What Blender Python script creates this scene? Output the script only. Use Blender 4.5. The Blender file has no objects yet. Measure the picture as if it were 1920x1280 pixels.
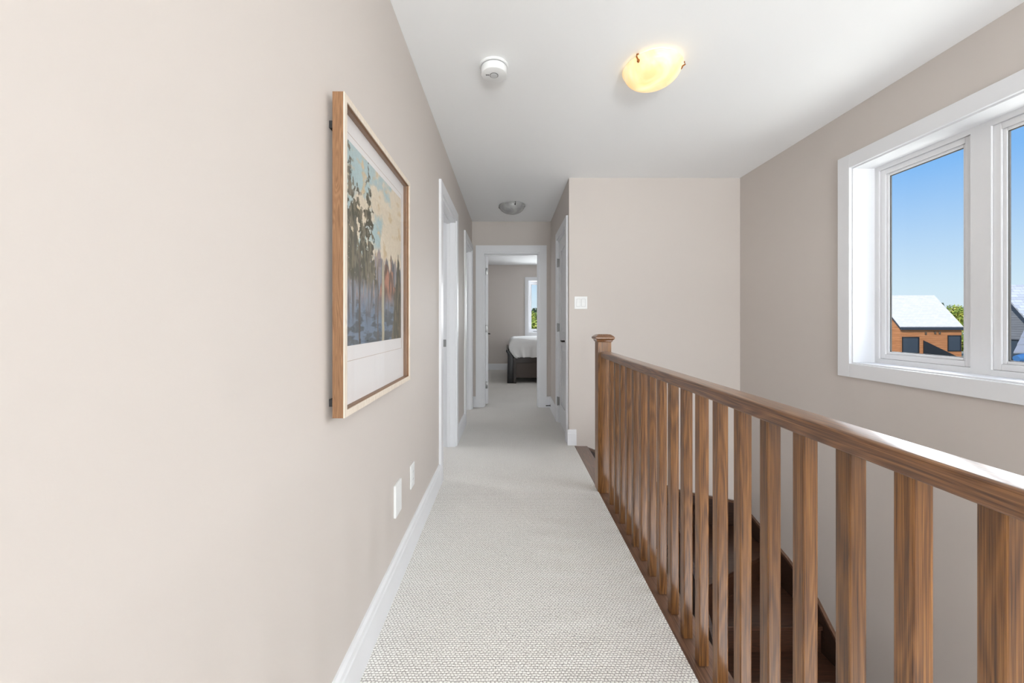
import bpy, bmesh, math, random
from mathutils import Vector, Matrix

S = bpy.context.scene
C = S.collection
PI = math.pi

# ------------------------------------------------------------------ colour
def lin(v):
    v /= 255.0
    return v / 12.92 if v <= 0.04045 else ((v + 0.055) / 1.055) ** 2.4
def rgb(r, g, b): return (lin(r), lin(g), lin(b), 1.0)

# ------------------------------------------------------------------ mesh helper
class MB:
    def __init__(s): s.bm = bmesh.new()
    def box(s, a, b, bevel=0.0, seg=2):
        x0, y0, z0 = a; x1, y1, z1 = b
        vs = [s.bm.verts.new((x, y, z)) for x in (x0, x1) for y in (y0, y1) for z in (z0, z1)]
        q = [(0,1,3,2),(4,6,7,5),(0,4,5,1),(2,3,7,6),(0,2,6,4),(1,5,7,3)]
        fs = [s.bm.faces.new([vs[i] for i in f]) for f in q]
        bmesh.ops.recalc_face_normals(s.bm, faces=fs)
        if bevel > 0:
            es = set(e for f in fs for e in f.edges)
            bmesh.ops.bevel(s.bm, geom=list(es), offset=bevel, segments=seg, profile=0.6, affect='EDGES')
        return s
    def prism(s, pts, axis, a, b, bevel=0.0, seg=2):
        # extrude polygon (2-D points) along an axis between a and b
        def P(p, t):
            if axis == 'x': return (t, p[0], p[1])
            if axis == 'y': return (p[0], t, p[1])
            return (p[0], p[1], t)
        n = len(pts)
        A = [s.bm.verts.new(P(p, a)) for p in pts]
        B = [s.bm.verts.new(P(p, b)) for p in pts]
        fs = [s.bm.faces.new(A), s.bm.faces.new(B[::-1])]
        for i in range(n):
            j = (i + 1) % n
            fs.append(s.bm.faces.new((A[j], A[i], B[i], B[j])))
        bmesh.ops.recalc_face_normals(s.bm, faces=fs)
        if bevel > 0:
            es = set(e for f in fs for e in f.edges)
            bmesh.ops.bevel(s.bm, geom=list(es), offset=bevel, segments=seg, profile=0.6, affect='EDGES')
        return s
    def loops(s, rings, close=True):
        # skin a list of equal-length closed rings
        R = [[s.bm.verts.new(p) for p in r] for r in rings]
        fs = []
        n = len(R[0])
        for a, b in zip(R, R[1:]):
            for i in range(n):
                j = (i + 1) % n
                fs.append(s.bm.faces.new((a[i], a[j], b[j], b[i])))
        if close:
            fs.append(s.bm.faces.new(R[0][::-1])); fs.append(s.bm.faces.new(R[-1]))
        bmesh.ops.recalc_face_normals(s.bm, faces=fs)
        return s
    def lathe(s, prof, c=(0, 0, 0), n=48, close=True):
        rings = [[(c[0] + r * math.cos(2*PI*k/n), c[1] + r * math.sin(2*PI*k/n), c[2] + z) for k in range(n)] for r, z in prof]
        return s.loops(rings, close)
    def tube(s, pts, r, n=10):
        pts = [Vector(p) for p in pts]
        rings = []
        for i, p in enumerate(pts):
            d = (pts[min(i+1, len(pts)-1)] - pts[max(i-1, 0)]).normalized()
            u = d.cross(Vector((0.13, 0.31, 0.94)))
            if u.length < 1e-3: u = d.cross(Vector((1, 0, 0)))
            u.normalize(); v = d.cross(u)
            rr = r[i] if isinstance(r, (list, tuple)) else r
            rings.append([tuple(p + rr*(math.cos(2*PI*k/n)*u + math.sin(2*PI*k/n)*v)) for k in range(n)])
        return s.loops(rings)
    def frame(s, u0, u1, v0, v1, w, d0, d1, axis, bottom=True, bevel=0.0):
        # rectangular frame lying in a wall; inner opening u0..u1, v0..v1, width w outwards, depth d0..d1 along axis
        def bx(ua, ub, va, vb):
            if axis == 'x': s.box((d0, ua, va), (d1, ub, vb), bevel)
            else: s.box((ua, d0, va), (ub, d1, vb), bevel)
        bx(u0 - w, u0, v0 - (w if bottom else 0), v1 + w)
        bx(u1, u1 + w, v0 - (w if bottom else 0), v1 + w)
        bx(u0, u1, v1, v1 + w)
        if bottom: bx(u0, u1, v0 - w, v0)
        return s
    def build(s, name, mat, parent=None, smooth=False, angle=35):
        me = bpy.data.meshes.new(name)
        s.bm.to_mesh(me); s.bm.free()
        o = bpy.data.objects.new(name, me); C.objects.link(o)
        for m in (mat if isinstance(mat, (list, tuple)) else [mat]): me.materials.append(m)
        if smooth:
            for p in me.polygons: p.use_smooth = True
            try: me.set_sharp_from_angle(angle=math.radians(angle))
            except Exception: pass
        if parent: o.parent = parent
        return o

def recentre(o):
    # put the mesh object's origin at the centre of its base
    me = o.data
    xs = [v.co for v in me.vertices]
    c = Vector(((min(v.x for v in xs)+max(v.x for v in xs))/2, (min(v.y for v in xs)+max(v.y for v in xs))/2, min(v.z for v in xs)))
    me.transform(Matrix.Translation(-c)); o.location = c
    return o

def tag(o, label, cat, group=None, kind=None):
    o['label'] = label; o['category'] = cat
    if group: o['group'] = group
    if kind: o['kind'] = kind
    return o
def thing(name, loc, label, cat, group=None, kind=None):
    o = bpy.data.objects.new(name, None); C.objects.link(o)
    o.location = loc; o.empty_display_size = 0.1
    return tag(o, label, cat, group, kind)
def part(mb, name, mat, root, **k):
    # geometry is written in world coordinates; keep it there under its root
    o = mb.build(name, mat, None, **k)
    base = Vector((0, 0, 0)); r = root
    while r is not None:
        base += Vector(r.location); r = r.parent
    o.data.transform(Matrix.Translation(-base))
    o.parent = root
    return o
def plabel(o, t): o['label'] = t; return o
def struct(mb, name, mat, label, cat, **k):
    return tag(mb.build(name, mat, **k), label, cat, kind='structure')

# ------------------------------------------------------------------ materials
def newmat(name):
    m = bpy.data.materials.new(name); m.use_nodes = True
    nt = m.node_tree; b = nt.nodes['Principled BSDF']
    return m, nt, b
def N(nt, t, **k):
    n = nt.nodes.new(t)
    for a, v in k.items(): setattr(n, a, v)
    return n
def mapping(nt, scale, rnd=False, coord='Object'):
    tc = N(nt, 'ShaderNodeTexCoord'); mp = N(nt, 'ShaderNodeMapping')
    mp.inputs['Scale'].default_value = scale
    if rnd:
        oi = N(nt, 'ShaderNodeObjectInfo'); mul = N(nt, 'ShaderNodeMath', operation='MULTIPLY')
        mul.inputs[1].default_value = 37.0
        nt.links.new(oi.outputs['Random'], mul.inputs[0])
        cx = N(nt, 'ShaderNodeCombineXYZ')
        for i in range(3): nt.links.new(mul.outputs[0], cx.inputs[i])
        ad = N(nt, 'ShaderNodeVectorMath', operation='ADD')
        nt.links.new(tc.outputs[coord], ad.inputs[0]); nt.links.new(cx.outputs[0], ad.inputs[1])
        nt.links.new(ad.outputs[0], mp.inputs['Vector'])
    else:
        nt.links.new(tc.outputs[coord], mp.inputs['Vector'])
    return mp
def ramp(nt, stops):
    r = N(nt, 'ShaderNodeValToRGB'); e = r.color_ramp.elements
    while len(e) < len(stops): e.new(0.5)
    for el, (p, c) in zip(e, stops): el.position = p; el.color = c
    return r
def bump(nt, b, h, strength, dist):
    bp = N(nt, 'ShaderNodeBump'); bp.inputs['Strength'].default_value = strength; bp.inputs['Distance'].default_value = dist
    nt.links.new(h, bp.inputs['Height']); nt.links.new(bp.outputs[0], b.inputs['Normal'])

def paint(name, col, rough=0.6, grain=0.0006, scale=350, spec=0.5):
    m, nt, b = newmat(name)
    b.inputs['Base Color'].default_value = col; b.inputs['Roughness'].default_value = rough
    b.inputs['Specular IOR Level'].default_value = spec
    if grain:
        mp = mapping(nt, (1, 1, 1)); n = N(nt, 'ShaderNodeTexNoise'); n.inputs['Scale'].default_value = scale
        n.inputs['Detail'].default_value = 2
        nt.links.new(mp.outputs[0], n.inputs['Vector']); bump(nt, b, n.outputs[0], 0.12, grain)
    return m

def wood(name, stops, axis='z', scale=1.0, rough=0.38, rnd=True, coat=0.3, figure=1.0):
    m, nt, b = newmat(name)
    long_, cross = 1.5*scale, 20.0*scale
    sc = {'x': (long_, cross, cross), 'y': (cross, long_, cross), 'z': (cross, cross, long_)}[axis]
    mp = mapping(nt, sc, rnd)
    n1 = N(nt, 'ShaderNodeTexNoise'); n1.inputs['Scale'].default_value = 1.0; n1.inputs['Detail'].default_value = 1.5; n1.inputs['Distortion'].default_value = 0.4*figure
    nt.links.new(mp.outputs[0], n1.inputs['Vector'])
    # growth rings: sine of the smooth field
    mu = N(nt, 'ShaderNodeMath', operation='MULTIPLY'); mu.inputs[1].default_value = 70.0*figure
    nt.links.new(n1.outputs[0], mu.inputs[0])
    sn = N(nt, 'ShaderNodeMath', operation='SINE'); nt.links.new(mu.outputs[0], sn.inputs[0])
    # fine pores
    mp2 = mapping(nt, tuple(v*(24 if v > 5*scale else 4.0) for v in sc), rnd)
    n2 = N(nt, 'ShaderNodeTexNoise'); n2.inputs['Scale'].default_value = 1.0; n2.inputs['Detail'].default_value = 4; n2.inputs['Roughness'].default_value = 0.6
    nt.links.new(mp2.outputs[0], n2.inputs['Vector'])
    a = N(nt, 'ShaderNodeMath', operation='MULTIPLY'); a.inputs[1].default_value = 0.075; nt.links.new(sn.outputs[0], a.inputs[0])
    a2 = N(nt, 'ShaderNodeMath', operation='ADD'); nt.links.new(a.outputs[0], a2.inputs[0]); nt.links.new(n2.outputs[0], a2.inputs[1])
    r = ramp(nt, stops); nt.links.new(a2.outputs[0], r.inputs['Fac'])
    if rnd:
        oi = N(nt, 'ShaderNodeObjectInfo')
        hs = N(nt, 'ShaderNodeHueSaturation')
        mr = N(nt, 'ShaderNodeMapRange'); mr.inputs['To Min'].default_value = 0.82; mr.inputs['To Max'].default_value = 1.18
        nt.links.new(oi.outputs['Random'], mr.inputs['Value']); nt.links.new(mr.outputs[0], hs.inputs['Value'])
        nt.links.new(r.outputs[0], hs.inputs['Color']); nt.links.new(hs.outputs[0], b.inputs['Base Color'])
    else:
        nt.links.new(r.outputs[0], b.inputs['Base Color'])
    b.inputs['Roughness'].default_value = rough
    b.inputs['Coat Weight'].default_value = coat; b.inputs['Coat Roughness'].default_value = 0.18
    bump(nt, b, n2.outputs[0], 0.10, 0.001)
    return m

def carpet(name, light, dark):
    m, nt, b = newmat(name)
    L = nt.links.new
    tc = N(nt, 'ShaderNodeTexCoord')
    nz = N(nt, 'ShaderNodeTexNoise'); nz.inputs['Scale'].default_value = 55; nz.inputs['Detail'].default_value = 2
    L(tc.outputs['Object'], nz.inputs['Vector'])
    sub = N(nt, 'ShaderNodeVectorMath', operation='SUBTRACT'); sub.inputs[1].default_value = (0.5, 0.5, 0.5); L(nz.outputs['Color'], sub.inputs[0])
    scl = N(nt, 'ShaderNodeVectorMath', operation='SCALE'); scl.inputs['Scale'].default_value = 0.008; L(sub.outputs[0], scl.inputs[0])
    add = N(nt, 'ShaderNodeVectorMath', operation='ADD'); L(tc.outputs['Object'], add.inputs[0]); L(scl.outputs[0], add.inputs[1])
    sp = N(nt, 'ShaderNodeSeparateXYZ'); L(add.outputs[0], sp.inputs[0])
    def M(op, a, bval=None):
        n = N(nt, 'ShaderNodeMath', operation=op)
        if hasattr(a, 'is_linked') or not isinstance(a, (int, float)): L(a, n.inputs[0])
        else: n.inputs[0].default_value = a
        if bval is not None:
            if isinstance(bval, (int, float)): n.inputs[1].default_value = bval
            else: L(bval, n.inputs[1])
        return n.outputs[0]
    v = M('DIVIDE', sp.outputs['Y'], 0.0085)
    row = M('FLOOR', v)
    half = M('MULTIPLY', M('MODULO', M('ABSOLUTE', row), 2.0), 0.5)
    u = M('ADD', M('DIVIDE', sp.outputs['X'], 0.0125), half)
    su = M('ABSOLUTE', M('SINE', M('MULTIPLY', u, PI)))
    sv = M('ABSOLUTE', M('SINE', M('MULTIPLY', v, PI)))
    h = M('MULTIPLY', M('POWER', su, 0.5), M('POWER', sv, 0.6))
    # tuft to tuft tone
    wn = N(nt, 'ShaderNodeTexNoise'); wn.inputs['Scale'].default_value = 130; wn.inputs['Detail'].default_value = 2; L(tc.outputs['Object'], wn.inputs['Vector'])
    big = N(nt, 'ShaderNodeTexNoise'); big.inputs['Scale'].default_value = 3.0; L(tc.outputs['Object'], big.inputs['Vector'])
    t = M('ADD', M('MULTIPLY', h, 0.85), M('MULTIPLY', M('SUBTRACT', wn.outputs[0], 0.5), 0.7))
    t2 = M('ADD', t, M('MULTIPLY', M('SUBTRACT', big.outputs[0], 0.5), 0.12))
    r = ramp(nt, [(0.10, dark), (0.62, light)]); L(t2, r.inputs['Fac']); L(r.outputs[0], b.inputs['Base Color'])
    b.inputs['Roughness'].default_value = 0.95; b.inputs['Specular IOR Level'].default_value = 0.1
    b.inputs['Sheen Weight'].default_value = 0.15
    bump(nt, b, t, 0.7, 0.004)
    return m

def metal(name, col, rough=0.35):
    m, nt, b = newmat(name)
    b.inputs['Base Color'].default_value = col; b.inputs['Metallic'].default_value = 1; b.inputs['Roughness'].default_value = rough
    return m

def clear_glass(name, tint=(1, 1, 1, 1), refl=1.0):
    m = bpy.data.materials.new(name); m.use_nodes = True; nt = m.node_tree; nt.nodes.clear()
    out = N(nt, 'ShaderNodeOutputMaterial'); mix = N(nt, 'ShaderNodeMixShader')
    tr = N(nt, 'ShaderNodeBsdfTransparent'); tr.inputs[0].default_value = tint
    gl = N(nt, 'ShaderNodeBsdfGlossy'); gl.inputs['Roughness'].default_value = 0.0
    lw = N(nt, 'ShaderNodeLayerWeight'); lw.inputs['Blend'].default_value = 0.5
    pw = N(nt, 'ShaderNodeMath', operation='POWER'); pw.inputs[1].default_value = 5.0
    mu = N(nt, 'ShaderNodeMath', operation='MULTIPLY_ADD'); mu.inputs[1].default_value = 0.90*refl; mu.inputs[2].default_value = 0.02*refl
    nt.links.new(lw.outputs['Facing'], pw.inputs[0]); nt.links.new(pw.outputs[0], mu.inputs[0])
    ge = N(nt, 'ShaderNodeNewGeometry'); inv = N(nt, 'ShaderNodeMath', operation='SUBTRACT'); inv.inputs[0].default_value = 1.0
    nt.links.new(ge.outputs['Backfacing'], inv.inputs[1])
    m2 = N(nt, 'ShaderNodeMath', operation='MULTIPLY'); nt.links.new(mu.outputs[0], m2.inputs[0]); nt.links.new(inv.outputs[0], m2.inputs[1])
    nt.links.new(m2.outputs[0], mix.inputs[0])
    nt.links.new(tr.outputs[0], mix.inputs[1]); nt.links.new(gl.outputs[0], mix.inputs[2])
    nt.links.new(mix.outputs[0], out.inputs[0])
    return m

M_wall = paint('wall_paint', rgb(206, 198, 192), 0.62)
M_ceil = paint('ceiling_paint', rgb(244, 245, 246), 0.8)
M_trim = paint('trim_paint', rgb(230, 231, 234), 0.38, 0)
M_vinyl = paint('window_vinyl', rgb(224, 224, 226), 0.35, 0)
M_plate = paint('plastic_white', rgb(235, 236, 236), 0.35, 0)
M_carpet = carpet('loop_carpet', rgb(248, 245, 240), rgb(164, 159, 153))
oak = [(0.27, rgb(58, 33, 13)), (0.43, rgb(102, 64, 28)), (0.57, rgb(126, 83, 39)), (0.76, rgb(152, 106, 56))]
M_oak = wood('stained_oak', oak, 'z', rough=0.36, coat=0.4)
M_oak_y = wood('stained_oak_rail', [(0.28, rgb(70, 42, 24)), (0.43, rgb(106, 68, 40)), (0.57, rgb(130, 88, 53)), (0.76, rgb(156, 110, 69))], 'y', rough=0.3, coat=0.7)
M_nose = wood('stained_oak_nosing', [(0.25, rgb(62, 42, 32)), (0.5, rgb(98, 70, 54)), (0.8, rgb(124, 92, 72))], 'y', rough=0.3, coat=0.8)
dark = [(0.25, rgb(30, 17, 12)), (0.5, rgb(60, 37, 26)), (0.8, rgb(92, 60, 42))]
M_tread = wood('dark_tread', dark, 'x', rough=0.3, coat=0.3)
M_skirt = wood('dark_skirt', [(0.25, rgb(30, 18, 13)), (0.5, rgb(52, 33, 24)), (0.8, rgb(78, 52, 36))], 'x', rough=0.4)
M_frame = wood('natural_oak_frame', [(0.25, rgb(98, 68, 44)), (0.5, rgb(130, 94, 64)), (0.8, rgb(156, 118, 86))], 'z', scale=3.0, rough=0.5, coat=0)
M_frame_lit = wood('oak_face_lit', [(0.25, rgb(196, 180, 160)), (0.5, rgb(226, 213, 197)), (0.8, rgb(238, 229, 217))], 'z', scale=3.0, rough=0.45, coat=0)  # frame oak painted paler, standing in for window light on its face
M_mat = paint('mat_board', rgb(238, 234, 233), 0.8, 0)
M_matline = paint('mat_bevel', rgb(190, 165, 150), 0.8, 0)
M_steel = metal('satin_nickel', rgb(150, 150, 150), 0.38)
M_black = metal('dark_bronze', rgb(40, 36, 34), 0.4)
M_glass = clear_glass('window_glass', (0.97, 0.985, 0.98, 1), 0.6)
M_pglass = clear_glass('picture_glass', (0.98, 0.98, 0.98, 1), 0.9)
M_gasket = paint('gasket', rgb(70, 66, 62), 0.6, 0)
M_brass = metal('brass_clip', rgb(170, 110, 60), 0.4)
M_dark = paint('dark_plastic', rgb(40, 40, 42), 0.5, 0)
M_button = paint('button_grey', rgb(205, 206, 207), 0.4, 0)
M_grey = paint('grey_plastic', rgb(150, 150, 152), 0.5, 0)

CEIL = 2.44
WL, WR = -0.484, 2.115         # left wall / stairwell right wall faces
HR = 0.551                      # right hall wall face
YB, YE = 3.512, 5.05            # stairwell back wall / hall end wall faces
YN = -3.0                       # rear wall
LOW = -2.75                     # lower storey
BY = 8.95                       # bedroom back wall
NX0, NX1 = 0.595, 0.718         # wooden edge board

# ------------------------------------------------------------------ shell
fl = MB()
fl.box((-3.5, YN, -0.28), (NX0, YB, 0))
fl.box((-3.5, YB, -0.28), (0.60, YE, 0))
fl.box((-3.5, YE, -0.28), (4.4, BY + 0.2, 0))
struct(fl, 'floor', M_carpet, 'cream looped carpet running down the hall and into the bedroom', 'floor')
struct(MB().box((-0.6, YN, LOW - 0.1), (2.4, YB + 0.12, LOW)), 'floor_lower', M_tread, 'dark wooden floor at the foot of the stairwell', 'floor')
struct(MB().box((-3.6, YN - 0.12, CEIL), (WR + 0.185, YE, CEIL + 0.12)).box((-3.6, YE, CEIL), (4.52, BY + 0.25, CEIL + 0.12)), 'ceiling', M_ceil, 'smooth white ceiling over the hall', 'ceiling')

def wall_y(mb, x0, x1, y0, y1, z0, z1, ops):
    # wall running along y; ops = (ya, yb, za, zb)
    ops = sorted(ops); y = y0
    for a, b, za, zb in ops:
        mb.box((x0, y, z0), (x1, a, z1))
        if za > z0: mb.box((x0, a, z0), (x1, b, za))
        mb.box((x0, a, zb), (x1, b, z1)); y = b
    mb.box((x0, y, z0), (x1, y1, z1)); return mb
def wall_x(mb, y0, y1, x0, x1, z0, z1, ops):
    ops = sorted(ops); x = x0
    for a, b, za, zb in ops:
        mb.box((x, y0, z0), (a, y1, z1))
        if za > z0: mb.box((a, y0, z0), (b, y1, za))
        mb.box((a, y0, zb), (b, y1, z1)); x = b
    mb.box((x, y0, z0), (x1, y1, z1)); return mb

DA = (2.735, 3.475)             # first left doorway
DB = (4.224, 4.93)              # second left doorway
DD = (3.65, 4.31)               # closet door on the right
DC = (-0.344, 0.407)            # bedroom doorway
DH = 2.035
WIN = (0.745, 2.371, 0.864, 2.08)
BW = (0.452, 1.54, 0.864, 2.08)
RW = (0.0, 1.7, 0.5, 2.2)
struct(wall_y(MB(), WL - 0.12, WL, YN, YE, 0, CEIL, [(DA[0], DA[1], 0, DH), (DB[0], DB[1], 0, DH)]), 'wall_left', M_wall, 'long beige wall on the left carrying the framed print', 'wall')
struct(wall_y(MB(), WR, WR + 0.185, YN, YB + 0.12, LOW, CEIL, [WIN]), 'wall_right', M_wall, 'beige stairwell wall with the big white window', 'wall')
struct(wall_x(MB(), YB, YB + 0.12, HR, WR, LOW, CEIL, []), 'wall_back', M_wall, 'beige wall facing across the top of the stairs with the double switch', 'wall')
struct(wall_y(MB(), HR, HR + 0.12, YB + 0.12, YE, 0, CEIL, [(DD[0], DD[1], 0, DH)]), 'wall_hall_right', M_wall, 'short beige hall wall holding the closet door', 'wall')
struct(wall_x(MB(), YE, YE + 0.12, -3.5, 4.4, 0, CEIL, [(DC[0], DC[1], 0, DH)]), 'wall_end', M_wall, 'beige wall at the end of the hall around the bedroom doorway', 'wall')
struct(wall_x(MB(), BY, BY + 0.185, -1.4, 4.4, 0, CEIL, [BW]), 'wall_bedroom_back', M_wall, 'beige bedroom wall behind the bed', 'wall')
struct(MB().box((-1.52, YE + 0.12, 0), (-1.4, BY + 0.185, CEIL)), 'wall_bedroom_left', M_wall, 'beige left wall of the bedroom', 'wall')
struct(MB().box((4.4, YE, 0), (4.52, BY + 0.185, CEIL)), 'wall_bedroom_right', M_wall, 'beige right wall of the bedroom', 'wall')
struct(wall_x(MB(), YN - 0.12, YN, -3.5, WR + 0.185, LOW, CEIL, [RW]), 'wall_rear', M_wall, 'beige wall behind the viewer', 'wall')
struct(MB().box((-3.62, YN - 0.12, -0.28), (-3.5, BY + 0.185, CEIL)), 'wall_side_room', M_wall, 'beige far wall of the side rooms', 'wall')
struct(MB().box((0.58, YN, LOW), (0.70, YB, -0.28)), 'wall_under_hall', M_wall, 'beige wall of the stairwell below the hall floor edge', 'wall')

# wooden edge board of the landing
struct(MB().box((NX0, YN, -0.038), (NX1, YB, -0.010), 0.006, 3).box((NX1 - 0.018, YN, -0.28), (NX1 - 0.006, YB, -0.038)), 'trim_1', M_nose, 'dark brown wooden edge board along the hall carpet under the balusters', 'trim')

# ------------------------------------------------------------------ baseboards
BH = 0.142
def base_prof(d): return [(0, 0), (d, 0), (d, BH - 0.035), (d - 0.003, BH - 0.028), (d - 0.003, BH - 0.010), (d - 0.010, BH), (0, BH)]
def bb_y(x, sgn, y0, y1, name, label):
    pts = [(x + sgn * p, q) for p, q in base_prof(0.017)]
    struct(MB().prism(pts, 'y', y0, y1), name, M_trim, label, 'baseboard')
def bb_x(y, sgn, x0, x1, name, label):
    pts = [(y + sgn * p, q) for p, q in base_prof(0.017)]
    struct(MB().prism(pts, 'x', x0, x1), name, M_trim, label, 'baseboard')
CW = 0.08                       # casing width
bb_y(WL, 1, YN, DA[0] - CW, 'baseboard_left_1', 'long white baseboard along the left wall below the framed print')
bb_y(WL, 1, DA[1] + CW, DB[0] - CW, 'baseboard_left_2', 'white baseboard between the two left doorways')
bb_x(YE, -1, WL, DC[0] - 0.09, 'baseboard_end_1', 'short white baseboard left of the bedroom doorway')
bb_x(YE, -1, DC[1] + 0.09, HR, 'baseboard_end_2', 'short white baseboard right of the bedroom doorway')
bb_y(HR, -1, DD[1] + CW, YE - 0.017, 'baseboard_right', 'white baseboard between the closet door and the end wall')
bb_x(YB, -1, HR - 0.017, NX0 + 0.022, 'baseboard_back', 'short white baseboard piece at the corner by the top of the stairs')
bb_x(BY, -1, -1.4, 4.4, 'baseboard_bedroom', 'white baseboard on the bedroom wall behind the bed')

# ------------------------------------------------------------------ doors
def doorway(n, axis, face, out, a, b, depth, label, cw=CW, ct=0.018):
    """casing + jamb + stop. axis: direction the wall runs. face: wall face coord; out: +1/-1 room side"""
    loc = (face, (a + b)/2, 0) if axis == 'y' else ((a + b)/2, face, 0)
    r = thing('door_%d' % n, loc, label, 'door', kind='structure')
    ax = 'x' if axis == 'y' else 'y'
    d0, d1 = sorted((face, face + out * ct))
    part(MB().frame(a, b, 0, DH, cw, d0, d1, ax, bottom=False, bevel=0.0012), 'door_casing', M_trim, r)
    # casing on the far side of the wall
    f2 = face - out * depth
    e0, e1 = sorted((f2, f2 - out * ct))
    part(MB().frame(a, b, 0, DH, cw, e0, e1, ax, bottom=False, bevel=0.0012), 'door_casing', M_trim, r)
    j0, j1 = sorted((face + out * 0.004, f2 - out * 0.004))
    part(MB().frame(a + 0.02, b - 0.02, 0, DH - 0.02, 0.02, j0, j1, ax, bottom=False), 'door_jamb', M_trim, r)
    return r

def stop(r, axis, a, b, s0, s1):
    ax = 'x' if axis == 'y' else 'y'
    part(MB().frame(a + 0.032, b - 0.032, 0, DH - 0.032, 0.012, s0, s1, ax, bottom=False, bevel=0.002), 'door_stop_strip', M_trim, r)

def panel_slab(w, h, t):
    """two-panel slab lying in local x (0..w), z (0..h), thickness y 0..t, with moulded panels on both faces"""
    mb = MB()
    st = 0.105
    rails = [(0, 0.21), (0.86, 1.00), (h - 0.115, h)]
    mb.box((0, 0, 0), (st, t, h)); mb.box((w - st, 0, 0), (w, t, h))
    for z0, z1 in rails: mb.box((st, 0, z0), (w - st, t, z1))
    for z0, z1 in ((0.21, 0.86), (1.00, h - 0.115)):
        # raised panels: sloped moulding and flat field, front and back
        mb.box((st, 0.012, z0), (w - st, t - 0.012, z1))
        for y0, y1 in ((0.012, 0.003), (t - 0.012, t - 0.003)):
            A = [(st + 0.022, y0, z0 + 0.022), (w - st - 0.022, y0, z0 + 0.022), (w - st - 0.022, y0, z1 - 0.022), (st + 0.022, y0, z1 - 0.022)]
            B = [(st + 0.05, y1, z0 + 0.05), (w - st - 0.05, y1, z0 + 0.05), (w - st - 0.05, y1, z1 - 0.05), (st + 0.05, y1, z1 - 0.05)]
            mb.loops([A, B])
    return mb

def lever(mb, base, out, along, length=0.105):
    """door lever: rose, neck and handle. out / along are unit vectors"""
    b = Vector(base); o = Vector(out); a = Vector(along)
    mb.tube([b, b + o*0.008], 0.026, 20)
    mb.tube([b + o*0.006, b + o*0.045], 0.009, 12)
    mb.tube([b + o*0.045 - a*0.012, b + o*0.048 + a*0.03, b + o*0.046 + a*length*0.7, b + o*0.042 + a*length], [0.009, 0.009, 0.008, 0.007], 12)
    return mb

def hinge(mb, base, n):
    """butt hinge: barrel (vertical) with two leaves in direction n and -n... base is the middle of the barrel"""
    b = Vector(base)
    mb.tube([b - Vector((0, 0, 0.045)), b + Vector((0, 0, 0.045))], 0.006, 10)
    return mb

# -- first left doorway (door stands open inside the side room, hinged on the near jamb)
d1 = doorway(1, 'y', WL, 1, DA[0], DA[1], 0.12, 'first white-cased doorway on the left wall, just past the framed print')
stop(d1, 'y', DA[0], DA[1], WL - 0.075, WL - 0.045)
part(MB().box((WL - 0.105, DA[1] - 0.0225, 0.90), (WL - 0.080, DA[1] - 0.0195, 0.965), 0.001), 'strike_plate', M_steel, d1)
sl = panel_slab(DA[1] - DA[0] - 0.046, DH - 0.035, 0.035)
sl.bm.transform(Matrix.Translation((WL - 0.122, DA[0] + 0.022, 0.012)) @ Matrix.Rotation(PI, 4, 'Z'))
sd = part(sl, 'door_slab', M_trim, d1)
part(lever(MB(), (WL - 0.122 - 0.64, DA[0] + 0.022, 0.94), (0, 1, 0), (1, 0, 0)), 'handle', M_black, sd, smooth=True)
# -- second left doorway
d2 = doorway(2, 'y', WL, 1, DB[0], DB[1], 0.12, 'second white-cased doorway on the left wall, beside the end wall')
stop(d2, 'y', DB[0], DB[1], WL - 0.075, WL - 0.045)
sl = panel_slab(DB[1] - DB[0] - 0.046, DH - 0.035, 0.035)
sl.bm.transform(Matrix.Translation((WL - 0.122, DB[0] + 0.022, 0.012)) @ Matrix.Rotation(PI, 4, 'Z'))
sd = part(sl, 'door_slab', M_trim, d2)
part(lever(MB(), (WL - 0.122 - 0.60, DB[0] + 0.022, 0.94), (0, 1, 0), (1, 0, 0)), 'handle', M_black, sd, smooth=True)
# -- bedroom doorway at the end: slab swung into the bedroom, hinges on the left
d3 = doorway(3, 'x', YE, -1, DC[0], DC[1], 0.12, 'white bedroom doorway at the end of the hall with its door swung open', cw=0.09)
stop(d3, 'x', DC[0], DC[1], YE + 0.045, YE + 0.075)
sl = panel_slab(DC[1] - DC[0] - 0.046, DH - 0.035, 0.035)
ang = math.radians(95)
sl.bm.transform(Matrix.Translation((DC[0] + 0.066, YE + 0.135, 0.015)) @ Matrix.Rotation(ang, 4, 'Z'))
sd3 = part(sl, 'door_slab', M_trim, d3)
lv = lever(MB(), (DC[1] - DC[0] - 0.046 - 0.07, 0.0, 0.925), (0, -1, 0), (-1, 0, 0))
lv.bm.transform(Matrix.Translation((DC[0] + 0.066, YE + 0.135, 0.015)) @ Matrix.Rotation(ang, 4, 'Z'))
part(lv, 'handle', M_black, sd3, smooth=True)
for z in (0.27, 1.03, 1.80):
    h = MB().box((DC[0] + 0.024, YE + 0.118, z - 0.045), (DC[0] + 0.058, YE + 0.134, z + 0.045), 0.002)
    h.tube([(DC[0] + 0.027, YE + 0.126, z - 0.048), (DC[0] + 0.027, YE + 0.126, z + 0.048)], 0.007, 12)
    part(h, 'hinge', M_steel, d3, smooth=True)
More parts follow.
